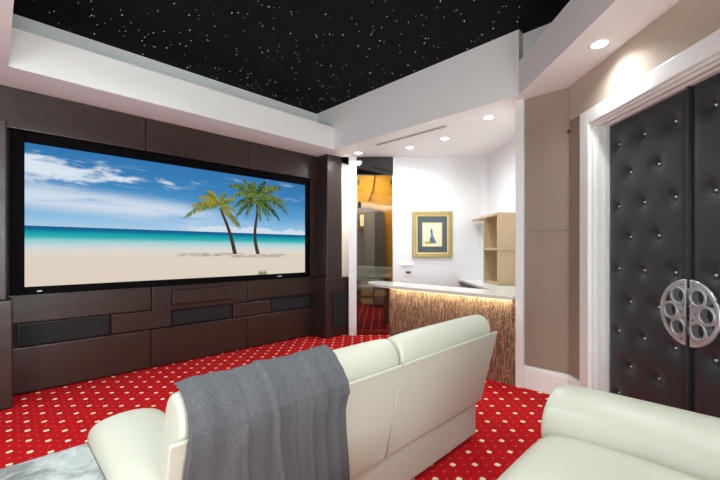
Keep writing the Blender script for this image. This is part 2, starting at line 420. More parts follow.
struct('wall_cove_bar', box(3.79, 3.83, 0.95, 1.46, ZS + 0.05, ZC), M['white'])
struct('ceiling', box(-2.5, 6.2, -4.3, 5.2, ZC, ZC + 0.08), M['starblack'], 'black star ceiling panel in the tray')
# white baseboards and post
struct('trim_6', box(3.80, 3.86, 1.465, 1.545, 0, ZS, bev=0.004), M['trimwhite'], 'white post at the end of the bar front')
def baseboard(name, bm_fn, h=0.2, label=None):
    bm = bm_fn(0.0, 0, h); bm2 = bm_fn(0.010, h, h + 0.03)
    me = bpy.data.meshes.new('t'); bm2.to_mesh(me); bm.from_mesh(me); bm2.free(); bpy.data.meshes.remove(me)
    struct(name, bm, M['trimwhite'], label)
baseboard('baseboard_stub', lambda i, a, b: box(3.815 + i, 3.866, 1.03, 1.465, a, b, bev=0.004), label='tall white baseboard under the taupe wall panels')
baseboard('baseboard_right', lambda i, a, b: dbox(3.27, 3.47, 1.945 + i, 1.985, a, b, bev=0.004))
baseboard('baseboard_back', lambda i, a, b: dbox(6.02 + i, 6.052, -0.18, -0.058, a, b, bev=0.004), h=0.14)
# door casing
def casing():
    bm = bmesh.new()
    f0, f1 = 1.945, 2.0                                   # proud of the wall
    dA, dB = OD1 + 0.01, OD1 + 0.135
    add_box(bm, dA, dB, f0, f1, 0, OZ + 0.13, bev=0.008)
    add_box(bm, OD0 - 0.135, OD0 - 0.01, f0, f1, 0, OZ + 0.13, bev=0.008)
    add_box(bm, OD0 - 0.01, OD1 + 0.01, f0, f1, OZ + 0.005, OZ + 0.13, bev=0.008)
    return dl(bm)
struct('trim_7', casing(), M['trimwhite'], 'broad white casing around the padded black double doors')
def jamb():
    bm = bmesh.new()
    for k, (l0, l1, t) in enumerate(((1.975, 2.005, 0.012), (2.005, 2.03, 0.028), (2.03, 2.06, 0.018), (2.06, 2.105, 0.034))):
        add_box(bm, OD1 - t, OD1 + 0.02, l0, l1, 0, OZ + 0.005, bev=0.003)
        add_box(bm, OD0 - 0.02, OD0 + t, l0, l1, 0, OZ + 0.005, bev=0.003)
        add_box(bm, OD0, OD1, l0, l1, OZ - t, OZ + 0.01, bev=0.003)
    return dl(bm)
struct('trim_8', jamb(), M['trimwhite'], 'stepped white jamb inside the door casing')

# ---------------------------------------------------------------- padded doors with studs and film-reel handles
LD = 2.105
ROWS = [2.26 - 0.2525 * k for k in range(9)]
def leaf(d0, d1, name, label, even, odd):
    pts = [(d, z) for k, z in enumerate(ROWS) for d in (even if k % 2 == 0 else odd)]
    bm = bmesh.new(); nx, nz = 54, 150; z0, z1 = 0.012, OZ - 0.025
    gridv = []
    for i in range(nx + 1):
        col = []
        for j in range(nz + 1):
            d = d0 + (d1 - d0) * i / nx; z = z0 + (z1 - z0) * j / nz
            e = min(d - d0, d1 - d, z - z0, z1 - z); h = 0.024 * (1 - math.exp(-e / 0.025))
            for pd, pz in pts:
                r2 = (d - pd) ** 2 + (z - pz) ** 2
                if r2 < 0.04: h -= 0.026 * math.exp(-r2 / (2 * 0.017 ** 2)) + 0.018 * math.exp(-r2 / (2 * 0.045 ** 2))
            col.append(bm.verts.new((d, LD - h, z)))
        gridv.append(col)
    for i in range(nx):
        for j in range(nz): bm.faces.new((gridv[i][j], gridv[i + 1][j], gridv[i + 1][j + 1], gridv[i][j + 1]))
    # back and sides
    bk = [bm.verts.new((d, LD + 0.045, z)) for d, z in ((d0, z0), (d1, z0), (d1, z1), (d0, z1))]
    bm.faces.new(bk)
    def side(vs_, a, b): bm.faces.new(vs_ + [b, a])
    side([gridv[i][0] for i in range(nx + 1)], bk[0], bk[1]); side([gridv[i][nz] for i in range(nx + 1)], bk[3], bk[2])
    side([gridv[0][j] for j in range(nz + 1)], bk[0], bk[3]); side([gridv[nx][j] for j in range(nz + 1)], bk[1], bk[2])
    cx, cy = DLp((d0 + d1) / 2, LD)
    o = struct(name, dl(bm), M['blackleather'], label, smooth=True, origin=(cx, cy, 0.012))
    for pd, pz in pts:
        b = bmesh.new(); bmesh.ops.create_uvsphere(b, u_segments=12, v_segments=8, radius=0.0085)
        b.transform(Matrix.Translation((pd, LD + 0.007, pz))); obj('button', dl(b), M['chrome'], o, smooth=True)
    return o
dA = leaf(2.335, OD1 - 0.036, 'door_1', 'black tufted leather door leaf nearest the taupe panels', (2.995, 2.727, 2.457), (2.865, 2.595))
dB = leaf(OD0 + 0.036, 2.326, 'door_2', 'black tufted leather door leaf cut off by the edge of the photo', (2.18, 1.912, 1.645), (2.047, 1.78))
obj('astragal', dbox(2.326, 2.346, LD - 0.03, LD + 0.02, 0.015, OZ - 0.03, bev=0.006), M['blackleather'], dA)
def reel_half(sgn, door):
    RC, ZR, R = 2.264, 1.013, 0.199; gap = 0.017
    cu = bpy.data.curves.new('t', 'CURVE'); cu.dimensions = '2D'; cu.fill_mode = 'BOTH'; cu.extrude = 0.005; cu.bevel_depth = 0.002
    def poly(pts):
        s = cu.splines.new('POLY'); s.points.add(len(pts) - 1)
        for p, q in zip(s.points, pts): p.co = (q[0], q[1], 0, 1)
        s.use_cyclic_u = True
    a0 = math.asin(gap / R); N = 40
    poly([(sgn * R * math.cos(t), R * math.sin(t)) for t in [(-math.pi / 2 + a0) + (math.pi - 2 * a0) * k / N for k in range(N + 1)]])
    holes = []
    for k in (-1, 0, 1):
        t = math.radians(58 * k); cx, cy = 0.118 * math.cos(t), 0.118 * math.sin(t)
        holes.append((sgn * (cx + 0.006), cy, 0.045))
    for k in (-1, 0, 1):
        t = math.radians(52 * k); holes.append((sgn * (0.044 * math.cos(t) + 0.006), 0.05 * math.sin(t), 0.010))
    for hx, hy, hr in holes:
        poly([(hx + hr * math.cos(2 * math.pi * k / 24), hy + hr * math.sin(2 * math.pi * k / 24)) for k in range(24)])
    for t0 in (-29, 29):                                    # curved triangular openings between the round ones
        pts = []
        for a in (-16, -8, 0, 8, 16): pts.append((sgn * (0.182 * math.cos(math.radians(t0 + a)) + 0.002), 0.182 * math.sin(math.radians(t0 + a))))
        pts.append((sgn * 0.129 * math.cos(math.radians(t0)), 0.129 * math.sin(math.radians(t0))))
        poly(pts)
    for s_ in (-1, 1):                                      # small openings by the straight edge
        pts = [(sgn * (0.18 * math.cos(math.radians(t))), s_ * 0.18 * math.sin(math.radians(t))) for t in (70, 75, 80)] + [(sgn * 0.032, s_ * 0.158)]
        poly(pts)
    co = bpy.data.objects.new('t', cu); C.objects.link(co)
    dg = bpy.context.evaluated_depsgraph_get(); me = bpy.data.meshes.new_from_object(co.evaluated_get(dg))
    bpy.data.objects.remove(co); bpy.data.curves.remove(cu)
    bm = bmesh.new(); bm.from_mesh(me); bpy.data.meshes.remove(me)
    T = Matrix(((1, 0, 0, RC), (0, 0, 1, LD - 0.085), (0, 1, 0, ZR), (0, 0, 0, 1)))
    bm.transform(T); dl(bm)
    cx, cy = DLp(RC, LD)
    root = obj('reel_handle', bm, M['silver'], door, origin=(cx, cy, ZR)); root['label'] = 'silver half film reel door handle'
    ring = lambda hx, hy, hr, l: [(RC + hx + hr * math.cos(2 * math.pi * k / 28), l, ZR + hy + hr * math.sin(2 * math.pi * k / 28)) for k in range(28)]
    for hx, hy, hr in holes[:3]:
        b = bmesh.new(); n = 28                             # deep drum wall round each opening
        R1, R2 = hr + 0.008, hr + 0.001
        L0, L1 = LD - 0.097, LD - 0.045
        rs = []
        for rr, l in ((R1, L0), (R1, L1), (R2, L1), (R2, L0)):
            rs.append([b.verts.new((RC + hx + rr * math.cos(2 * math.pi * k / n), l, ZR + hy + rr * math.sin(2 * math.pi * k / n))) for k in range(n)])
        for q in range(4):
            A, B = rs[q], rs[(q + 1) % 4]
            for k in range(n): b.faces.new((A[k], A[(k + 1) % n], B[(k + 1) % n], B[k]))
        obj('reel_ring', dl(b), M['silver'], root, smooth=False)
    rim = [(RC + sgn * R * math.cos(t), LD - 0.085, ZR + R * math.sin(t)) for t in [(-math.pi / 2 + a0) + (math.pi - 2 * a0) * k / N for k in range(N + 1)]]
    obj('reel_rim', dl(tube(rim, 0.009, 8)), M['silver'], root, smooth=True)
    for s_ in (-1, 1):
        x, y = RC + sgn * 0.06, ZR + s_ * 0.03
        obj('reel_standoff', dl(tube([(x, LD - 0.088, y), (x, LD - 0.012, y)], 0.008, 10)), M['silver'], root, smooth=True)
reel_half(1, dA); reel_half(-1, dB)

# ---------------------------------------------------------------- star lights in the ceiling
bm = bmesh.new()
random.seed(11)
for k in range(900):
    x, y = random.uniform(-0.2, 3.76), random.uniform(-0.9, 4.62)
    if x - y > 2.6 or (y < 1.46 and x > 3.66): continue
    r = random.choice((0.002, 0.0025, 0.003, 0.0045))
    add_cyl(bm, (x, y), r, ZC - 0.002, ZC + 0.004, 6)
o = obj('star_lights', bm, M['star']); tag(o, 'tiny white fibre optic star points in the black tray ceiling', 'star lights', kind='stuff')

# ---------------------------------------------------------------- recessed downlights
def downlight(x, y, label, power, r=0.055, ang=125, blend=0.7, group='recessed downlights'):
    e = empty('downlight', (x, y, ZS), label, 'ceiling light', group)
    b = bmesh.new(); n = 28; rs = []
    for rr, z in ((r + 0.018, ZS + 0.002), (r + 0.016, ZS - 0.006), (r, ZS - 0.004), (r, ZS + 0.002)):
        rs.append([b.verts.new((x + rr * math.cos(2 * math.pi * k / n), y + rr * math.sin(2 * math.pi * k / n), z)) for k in range(n)])
    for q in range(4):
        A, B = rs[q], rs[(q + 1) % 4]
        for k in range(n): b.faces.new((A[k], A[(k + 1) % n], B[(k + 1) % n], B[k]))
    obj('trim_ring', b, M['trimwhite'], e, smooth=True)
    obj('lens', add_cyl(bmesh.new(), (x, y), r, ZS - 0.003, ZS + 0.01, 28), M['lamp'], e)
    l = bpy.data.lights.new('downlight_lamp', 'SPOT'); l.energy = power; l.spot_size = math.radians(ang); l.spot_blend = blend
    l.shadow_soft_size = 0.05; l.color = (0.94, 1.0, 0.985)
    lo = bpy.data.objects.new('downlight_lamp', l); C.objects.link(lo); lo.parent = e; lo.location = (0, 0, -0.02)
    return e
DLS = [(-0.024, 5.80, 'recessed ceiling light just in front of the tinted glass door', BAR_W),
       (0.742, 5.49, 'recessed bar ceiling light left of the picture, second from the glass door', BAR_W),
       (1.166, 5.05, 'recessed bar ceiling light above the framed picture, third from the glass door', BAR_W),
       (1.484, 4.249, 'recessed bar ceiling light nearest the taupe wall, fourth from the glass door', BAR_W),
       (1.78, 2.733, 'recessed light in the diagonal soffit above the padded black doors', SPOT_W * 0.5)]
for lat, d, lab, pw in DLS:
    x, y = DLp(d, lat); downlight(x, y, lab, pw, ang=170 if pw == BAR_W else 150, blend=1.0)
for x, y, pw, lab in ((-0.45, 4.42, SPOT_W * 0.7, 'recessed light in the left soffit right before the screen wall'), (-0.5, 2.6, SPOT_W, 'recessed light in the left soffit level with the marbled table'),
        (-0.5, 0.6, SPOT_W, 'recessed light in the left soffit nearest the rear wall'), DLp(1.25, 1.80) + (SPOT_W * 1.1, 'recessed light in the diagonal soffit above the far edge of the second door leaf'),
        DLp(-0.3, 1.8) + (SPOT_W * 0.8, 'recessed light in the diagonal soffit above the cream recliner'), (0.5, -1.5, SPOT_W, 'recessed light in the rear soffit behind the tripod')):
    downlight(x, y, lab, pw)
# linear air slot in the bar ceiling
e = empty('air_slot', (3.955, 3.03, ZS), 'long narrow air slot in the white ceiling over the bar', 'vent')
obj('slot_frame', box(3.91, 3.995, 2.44, 3.63, ZS - 0.004, ZS + 0.002, bev=0.001), M['trimwhite'], e)
obj('slot_grille', box(3.92, 3.985, 2.455, 3.615, ZS - 0.006, ZS - 0.001), M['slot'], e)

# ---------------------------------------------------------------- screen wall: leather panels, columns, screen, speaker grilles
def wallpanel(name, x0, x1, z0, z1, label, yf=4.81, yb=4.875, mat='brown', cat='wall panel', group='leather wall panels', bev=0.012):
    o = obj(name, box(x0, x1, yf, yb, z0, z1, bev=bev, seg=3), M[mat], origin=((x0 + x1) / 2, yb, z0), smooth=False)
    tag(o, label, cat, group); return o
YB = 4.872
NP = 'leather_wall_panel'
wallpanel(NP, -0.6, 1.258, 2.545, 2.93, 'dark brown leather panel above the screen at its left end', 4.755, YB)
wallpanel(NP, 1.262, 2.548, 2.545, 2.93, 'dark brown leather panel above the middle of the screen', 4.755, YB)
wallpanel(NP, 2.552, 3.775, 2.545, 2.93, 'dark brown leather panel above the two palms end of the screen', 4.755, YB)
wallpanel(NP, 3.645, 3.775, 0.965, 2.545, 'narrow upright dark leather strip between screen and right column', 4.80, YB)
wallpanel(NP, 0.1, 1.33, 0.69, 0.968, 'wide leather panel under the left third of the screen, directly above the first grille')
wallpanel(NP, 1.336, 2.558, 0.662, 0.968, 'centre leather panel under the screen that frames a raised inset panel')
ip = wallpanel('leather_inset_panel', 1.557, 2.327, 0.735, 0.905, 'raised narrow leather inset in the centre panel under the screen', 4.778, 4.815, bev=0.012)
obj('shadow_gap', box(1.543, 2.341, 4.804, 4.812, 0.721, 0.919), M['black_metal'], ip)  # thin black backing standing in for the shade around the inset
wallpanel(NP, 2.564, 3.775, 0.69, 0.968, 'wide leather panel under the palms end of the screen')
wallpanel(NP, 0.93, 1.55, 0.468, 0.684, 'short leather panel between the left and middle speaker grilles')
wallpanel(NP, 2.345, 2.94, 0.468, 0.655, 'short leather panel between the middle and right speaker grilles')
wallpanel(NP, 0.1, 1.322, 0.015, 0.458, 'large bottom leather panel nearest the left column, touching the carpet')
wallpanel(NP, 1.328, 2.545, 0.015, 0.458, 'large middle bottom leather panel touching the carpet')
wallpanel(NP, 2.551, 3.775, 0.015, 0.458, 'large bottom leather panel beside the right column, touching the carpet')
def grille(x0, x1, z0, z1, label):
    e = empty('speaker_grille', ((x0 + x1) / 2, YB, z0), label, 'speaker', 'speakers under the screen')
    obj('grille_frame', box(x0, x1, 4.825, YB, z0, z1, bev=0.006), M['black_metal'], e)
    obj('grille_cloth', box(x0 + 0.012, x1 - 0.012, 4.815, 4.83, z0 + 0.012, z1 - 0.012, bev=0.005), M['grille'], e)
grille(0.17, 0.918, 0.468, 0.684, 'black speaker grille under the left end of the screen')
grille(1.562, 2.332, 0.468, 0.655, 'black speaker grille below the centre inset panel')
grille(2.95, 3.70, 0.468, 0.655, 'black speaker grille next to the right leather column')
# screen
e = empty('projection_screen', (1.89, 4.87, 0.98), 'large widescreen projection screen showing a tropical beach with two palms', 'screen')
SX0, SX1, SZ0, SZ1 = 0.222, 3.560, 1.042, 2.442
bm = bmesh.new()
add_box(bm, SX0 - 0.1, SX0, 4.785, YB, SZ0 - 0.072, SZ1 + 0.1, bev=0.006); add_box(bm, SX1, SX1 + 0.085, 4.785, YB, SZ0 - 0.072, SZ1 + 0.1, bev=0.006)
add_box(bm, SX0, SX1, 4.785, YB, SZ0 - 0.072, SZ0, bev=0.006); add_box(bm, SX0, SX1, 4.785, YB, SZ1, SZ1 + 0.1, bev=0.006)
fr = obj('screen_frame', bm, M['bezel'], e)
obj('frame_mark', box(0.312, 0.350, 4.782, 4.787, 0.991, 1.003), M['steel'], fr); obj('frame_mark', box(3.03, 3.11, 4.782, 4.787, 1.0, 1.012), M['steel'], fr)
bm = bmesh.new(); YP = 4.812
q = [bm.verts.new((x, YP, z)) for x, z in ((SX0, SZ0), (SX1, SZ0), (SX1, SZ1), (SX0, SZ1))]
f = bm.faces.new(q); uvl = bm.loops.layers.uv.new('UVMap')
for lp, uv in zip(f.loops, ((0, 0), (1, 0), (1, 1), (0, 1))): lp[uvl].uv = uv
pic = obj('screen_picture', bm, M['picture'], e, flip=False)
def palm(crown, tips, trunk, mats, wts, yoff, name):
    bm = bmesh.new(); Y = YP - yoff
    # trunk
    L = []
    for i, (x, z) in enumerate(trunk):
        wd = 0.030 - 0.014 * i / (len(trunk) - 1)
        L.append((bm.verts.new((x - wd, Y, z)), bm.verts.new((x + wd, Y, z))))
    for a, b in zip(L, L[1:]):
        fc = bm.faces.new((a[0], a[1], b[1], b[0])); fc.material_index = 0
    C0 = Vector((crown[0], 0, crown[1]))
    for ti, (tx, tz) in enumerate(tips):
        for rep in range(2):
            T = Vector((tx + random.uniform(-.03, .03), 0, tz + random.uniform(-.03, .03))); mid = (C0 + T) / 2 + Vector((0, 0, 0.16 * abs(T.x - C0.x) + 0.05 + random.uniform(-.03, .05)))
            ln = (T - C0).length; n = 30; mi = random.choices(range(1, len(mats)), wts)[0]
            for k in range(2, n + 1):
                t = k / n; p = C0 * (1 - t) ** 2 + mid * 2 * t * (1 - t) + T * t * t
                tg = (C0 * (-2 * (1 - t)) + mid * (2 - 4 * t) + T * 2 * t).normalized(); nr = Vector((-tg.z, 0, tg.x))
                hw = 0.30 * ln * (math.sin(math.pi * min(1, t * 0.86 + 0.12)) ** 0.7) * 0.62
                for s in (-1, 1):
                    if random.random() < 0.12: continue
                    dirv = (nr * s * 0.8 + tg * 0.55 + Vector((0, 0, -0.5))).normalized()
                    e1 = p + dirv * hw * random.uniform(0.6, 1.1); ww = 0.011
                    y = Y - 0.0004 * random.random()
                    vsq = [bm.verts.new((a.x, y, a.z)) for a in (p - tg * ww, p + tg * ww, e1)]
                    fc = bm.faces.new(vsq); fc.material_index = mi if random.random() < .7 else random.choice(range(1, len(mats)))
    obj(name, bm, mats, pic, flip=False)
t1 = [(2.371, 1.345), (2.345, 1.46), (2.313, 1.578), (2.280, 1.68), (2.242, 1.779), (2.205, 1.86), (2.165, 1.96)]
t2 = [(2.722, 1.342), (2.70, 1.42), (2.682, 1.50), (2.672, 1.60), (2.674, 1.68), (2.69, 1.80), (2.706, 1.905), (2.714, 2.12)]
palm((2.15, 1.99), [(1.715, 1.815), (1.80, 1.95), (1.88, 2.08), (1.99, 2.16), (2.23, 2.17), (2.36, 2.08), (2.42, 1.90), (2.44, 1.70), (2.34, 1.80)], t1, [M['trunk'], M['frond_a'], M['frond_b'], M['frond_d']], (5, 3, 2), 0.002, 'left_palm_image')
palm((2.69, 2.13), [(2.29, 2.26), (2.31, 2.13), (2.34, 1.98), (2.37, 1.87), (2.50, 2.35), (2.65, 2.38), (2.84, 2.39), (2.99, 2.34), (3.13, 2.33), (3.22, 1.98), (3.20, 2.11), (3.09, 1.85), (2.92, 1.82), (2.76, 1.80), (2.53, 1.87)], t2, [M['trunk'], M['frond_c'], M['frond_b'], M['frond_d']], (4, 3, 3), 0.003, 'right_palm_image')
bm = bmesh.new()
for k in range(26):
    x = random.uniform(2.73, 2.86); v3 = [bm.verts.new(p) for p in ((x - .008, YP - .002, SZ0 + 0.002), (x + .008, YP - .002, SZ0 + 0.002), (x + random.uniform(-.05, .05), YP - .002, SZ0 + random.uniform(.03, .085)))]
    bm.faces.new(v3)
obj('grass_tuft_image', bm, M['frond_d'], pic, flip=False)
# leather columns with speaker pedestals
def column(x0, x1, label, has_grille):
    e = empty('leather_column', ((x0 + x1) / 2, 4.87, 0), label, 'column', 'leather columns beside the screen')
    ped = obj('pedestal', box(x0, x1, 4.47, YB, 0.005, 0.955, bev=0.014, seg=3), M['brown'], e)
    c0, c1 = (x0 + 0.05, x1 - 0.13) if has_grille else (x0 + 0.13, x1 - 0.035)
    obj('shaft', box(c0, c1, 4.50, YB, 0.955, 2.928 if has_grille else 2.55, bev=0.014, seg=3), M['brown'], e)
    ga, gb = (0.125, 0.055) if has_grille else (0.055, 0.145)
    g = obj('grille_frame', box(x0 + ga, x1 - gb, 4.462, 4.475, 0.14, 0.735, bev=0.003), M['black_metal'], ped)
    obj('grille_cloth', box(x0 + ga + 0.01, x1 - gb - 0.01, 4.457, 4.466, 0.15, 0.725, bev=0.003), M['grille'], ped)
column(3.715, 4.215, 'dark brown leather column with speaker pedestal right of the screen', True)
column(-0.37, 0.130, 'dark brown leather column with pedestal at the left edge of the photo', False)

# ---------------------------------------------------------------- taupe upholstered wall panels
def tpanel(bm, label, org, mat='taupe'):
    o = obj('upholstered_wall_panel', bm, M[mat], origin=org); tag(o, label, 'wall panel', 'taupe upholstered wall panels')
XS = 3.835
tpanel(box(XS, 3.866, 1.045, 1.463, 0.232, 1.580, bev=0.008, seg=3), 'lower taupe fabric panel above the tall white baseboard', (3.85, 1.25, 0.232))
tpanel(box(XS, 3.866, 1.045, 1.463, 1.586, 2.928, bev=0.008, seg=3), 'upper taupe fabric panel beside the white post, reaching the ceiling', (3.85, 1.25, 1.586))
x, y = DLp(3.36, 1.975)
tpanel(dbox(3.272, 3.455, 1.962, 1.982, 0.232, 2.495, bev=0.006, seg=3), 'narrow taupe fabric strip between the corner and the white door casing', (x, y, 0.232))
tpanel(dbox(-1.2, 3.455, 1.962, 1.982, 2.603, 2.928, bev=0.006, seg=3), 'long pale fabric panel with downlight wash in its colour, over the white door casing', (DLp(2, 1.975) + (2.612,)), 'palelit')
o = obj('wall_hook', dl(tube([(3.43, 1.965, 2.5), (3.43, 1.935, 2.5), (3.40, 1.925, 2.512)], 0.006, 8)), M['black_metal'], origin=DLp(3.43, 1.965) + (2.5,))
tag(o, 'small dark hook on the taupe wall left of the door casing', 'hook')

# ---------------------------------------------------------------- bar
e = empty('bar', (4.0, 2.4, 0), 'built-in bar with bronze strip mosaic front below a white counter', 'bar')
obj('mosaic_front', box(3.80, 3.83, 1.548, 3.235, 0.0, 0.885), M['mosaic'], e)
obj('body', box(3.83, 4.15, 1.56, 3.225, 0.0, 0.884), M['greycab'], e)
obj('end_panel', box(3.81, 4.15, 3.225, 3.24, 0.0, 0.884), M['oak'], e)
# countertop: one slab, front bar + return along the side wall
def ctop():
    pts = [(3.745, 1.55), (3.745, 3.25), (3.765, 3.42), (3.81, 3.58), (3.875, 3.71), (3.95, 3.78), (4.05, 3.81), (4.14, 3.79), (4.19, 3.72), (4.20, 3.6), (4.20, 2.02)]
    pts += [DLp(4.40, 1.60), DLp(6.045, 1.62), DLp(6.045, 1.99), DLp(6.0, 2.075), DLp(4.48, 2.075), (4.53, 1.60)]
    pts = [p for p in pts]
    bm = prism(pts, 0.888, 0.928); return bm
o = obj('countertop', ctop(), M['stone'], origin=(4.0, 2.5, 0.888)); tag(o, 'white stone bar countertop with a rounded free end', 'countertop')
bv = o.modifiers.new('bevel', 'BEVEL'); bv.width = 0.006; bv.segments = 2
o = obj('led_strip', box(3.785, 3.797, 1.58, 3.22, 0.878, 0.887), M['led'], origin=(3.78, 2.4, 0.876)); tag(o, 'warm light strip under the front edge of the bar counter', 'light strip')
la = bpy.data.lights.new('led_light', 'AREA'); la.shape = 'RECTANGLE'; la.size = 0.02; la.size_y = 1.6; la.energy = 3.4; la.color = (1, 0.80, 0.55)
lo = bpy.data.objects.new('led_light', la); C.objects.link(lo); lo.location = (3.752, 2.4, 0.882); lo.rotation_euler = (0, math.radians(-28), 0)
# back cabinet along the side wall
bd0, bd1 = 4.62, 6.04
e = empty('back_cabinet', DLp(5.3, 1.85) + (0,), 'grey cabinet under the counter along the white side wall', 'cabinet')
obj('carcass', dbox(bd0, bd1, 1.68, 2.07, 0.0, 0.886), M['greycab'], e)
for k in range(3):
    a = bd0 + 0.01 + k * 0.473
    dd = obj('cabinet_door', dbox(a, a + 0.46, 1.66, 1.682, 0.1, 0.87, bev=0.004), M['greycab'], e)
    obj('handle', dbox(a + 0.08, a + 0.38, 1.645, 1.661, 0.80, 0.815, bev=0.003), M['silver'], dd)
# oak cubby shelf
e = empty('cubby_shelf', DLp(5.2, 1.95) + (0.93,), 'light oak open cubby shelf standing on the bar counter by the side wall', 'shelf')
L0, L1, za, zb, zm = 1.835, 2.076, 0.930, 1.90, 1.415
obj('side_panel', dbox(4.90, 4.93, L0, L1, za, zb - 0.03), M['oak'], e)
obj('divider', dbox(5.44, 5.47, L0, L1, za, zb - 0.03), M['oak'], e)
obj('back_panel', dbox(4.93, 5.44, L1 - 0.014, L1, za, zb - 0.03), M['oak'], e)
obj('middle_shelf', dbox(4.885, 5.47, L0 - 0.008, L1 - 0.014, zm - 0.018, zm + 0.018), M['oak'], e)
obj('bottom_board', dbox(4.93, 5.44, L0, L1 - 0.014, za, za + 0.02), M['oak'], e)
obj('top_board', dbox(4.895, 6.0, L0 - 0.005, L1, zb - 0.03, zb), M['oak'], e)
# picture
DPW = 6.05
e = empty('framed_picture', DLp(6.05, 1.184) + (1.275,), 'gold framed small picture with wide blue grey mat on the white bar wall', 'picture')
def ring(d0, d1, l0, l1, z0, z1, wd, bev=0.004):
    bm = bmesh.new()
    add_box(bm, d0, d1, l0, l0 + wd, z0, z1, bev=bev); add_box(bm, d0, d1, l1 - wd, l1, z0, z1, bev=bev)
    add_box(bm, d0, d1, l0 + wd, l1 - wd, z0, z0 + wd, bev=bev); add_box(bm, d0, d1, l0 + wd, l1 - wd, z1 - wd, z1, bev=bev)
    return dl(bm)
fr = obj('frame', ring(6.01, 6.048, 0.857, 1.511, 1.275, 2.034, 0.068, 0.01), M['gold'], e)
obj('slip', ring(6.016, 6.04, 0.922, 1.446, 1.340, 1.969, 0.018, 0.003), M['goldlight'], fr)
obj('mat', dbox(6.026, 6.042, 0.937, 1.431, 1.355, 1.954), M['matboard'], e)
obj('inner_frame', ring(6.020, 6.032, 1.018, 1.345, 1.455, 1.85, 0.013, 0.002), M['goldlight'], e)
pp = obj('print', dbox(6.023, 6.028, 1.030, 1.333, 1.467, 1.838), M['artpaper'], e)
def blob(cl, cz, pts, mat):
    bm = bmesh.new(); bm.faces.new([bm.verts.new((6.0222, cl + a, cz + b)) for a, b in pts]); obj('print_mark', dl(bm), mat, pp)
blob(1.165, 1.52, [(-.02, 0), (.09, -.01), (.06, .05), (.03, .12), (.022, .2), (.0, .24), (-.015, .19), (0, .12), (-.025, .06)], M['artblue'])
blob(1.10, 1.50, [(-.04, 0), (.1, 0), (.11, .025), (.05, .05), (.0, .035), (-.03, .045)], M['artgold'])
# outlet and switch on the bar wall
e = empty('wall_outlet', DLp(6.05, 0.79) + (1.03,), 'white wall plate with a dark device low on the bar wall left of the picture', 'outlet')
obj('plate', dbox(6.040, 6.051, 0.715, 0.865, 0.975, 1.10, bev=0.003), M['trimwhite'], e)
obj('device', dbox(6.034, 6.042, 0.752, 0.832, 1.012, 1.052, bev=0.002), M['device'], e)
obj('plate_shelf', dbox(6.02, 6.051, 0.675, 0.868, 1.148, 1.158), M['trimwhite'], e)

# ---------------------------------------------------------------- tinted glass door and the lit niche behind it
struct('wall_niche', dbox(7.0, 7.1, -0.7, 1.3, 0, ZS), M['goldwall'])
struct('wall_niche', dbox(D0 + 0.12, 7.0, -0.75, -0.62, 0, ZS), M['greypanel']); struct('wall_niche', dbox(D0 + 0.12, 7.0, 1.2, 1.33, 0, ZS), M['greypanel'])
struct('ceiling_niche', dbox(D0, 7.1, -0.75, 1.33, ZS, ZS + 0.05), M['white'])
struct('floor_niche', dbox(D0 + 0.02, 7.0, -0.62, 1.2, 0.0, 0.012), M['redwood'])
e = empty('window_1', DLp(D0 + 0.03, 0.24) + (2.64,), 'dark mirrored transom above the tinted glass door', 'transom', kind='structure')
obj('transom_pane', dbox(D0 + 0.02, D0 + 0.035, -0.058, 0.545, 2.645, ZS), M['darkmirror'], e)
obj('transom_bar', dbox(D0 + 0.012, D0 + 0.05, -0.058, 0.545, 2.632, 2.647), M['black_metal'], e)
hx, hy = DLp(D0 + 0.06, -0.045)
gd = struct('door_3', dbox(D0 + 0.055, D0 + 0.065, -0.045, 0.535, 0.02, 2.63), M['glass'], 'tall tinted glass door beside the bar reflecting the room', origin=(hx, hy, 0.02))
for z in (0.22, 2.52):
    obj('hinge', dbox(D0 + 0.045, D0 + 0.075, -0.045, -0.01, z - 0.04, z + 0.04, bev=0.003), M['black_metal'], gd)
    obj('hinge', dbox(D0 + 0.045, D0 + 0.075, 0.50, 0.535, z - 0.04, z + 0.04, bev=0.003), M['black_metal'], gd)
obj('lock', dbox(D0 + 0.045, D0 + 0.075, -0.04, 0.02, 2.10, 2.2, bev=0.006), M['black_metal'], gd)
gd.rotation_euler.z = math.radians(-1.7)
# things inside the niche
bm = bmesh.new(); pts = [(-0.4, 0.012), (0.46, 0.012), (0.46, 2.05)]
pts += [(0.46 - 0.1 * (1 - math.cos(t)), 2.05 + 0.1 * math.sin(t)) for t in [math.pi / 2 * k / 6 for k in range(1, 7)]] + [(-0.4, 2.15)]
a = [bm.verts.new((6.86, p[0], p[1])) for p in pts]; b = [bm.verts.new((6.94, p[0], p[1])) for p in pts]
bm.faces.new(a); bm.faces.new(b[::-1])
for i in range(len(pts)): bm.faces.new((a[i], a[(i + 1) % len(pts)], b[(i + 1) % len(pts)], b[i]))
o = obj('padded_headboard', dl(bm), M['greypanel'], origin=DLp(6.9, 0.05) + (0.012,)); tag(o, 'tall grey padded panel with one rounded corner behind the glass door', 'panel')
e = empty('hanging_drape', DLp(6.8, 0.0) + (0.05,), 'pale grey hanging with orange fringed top behind the glass door', 'hanging')
bm = bmesh.new()
for k in range(12):
    l = -0.35 + k * 0.052; add_box(bm, 6.80 + 0.012 * (k % 2), 6.815 + 0.012 * (k % 2), l, l + 0.053, 0.05, 2.20)
obj('cloth', dl(bm), plain('pale_grey_cloth', (150, 150, 150), 0.8), e)
bm = bmesh.new()
for k in range(14):
    l = -0.35 + k * 0.045; add_box(bm, 6.785, 6.80, l, l + 0.03, 2.16 + 0.03 * random.random(), 2.27 + 0.05 * random.random(), bev=0.004)
obj('fringe', dl(bm), M['fringe'], e)
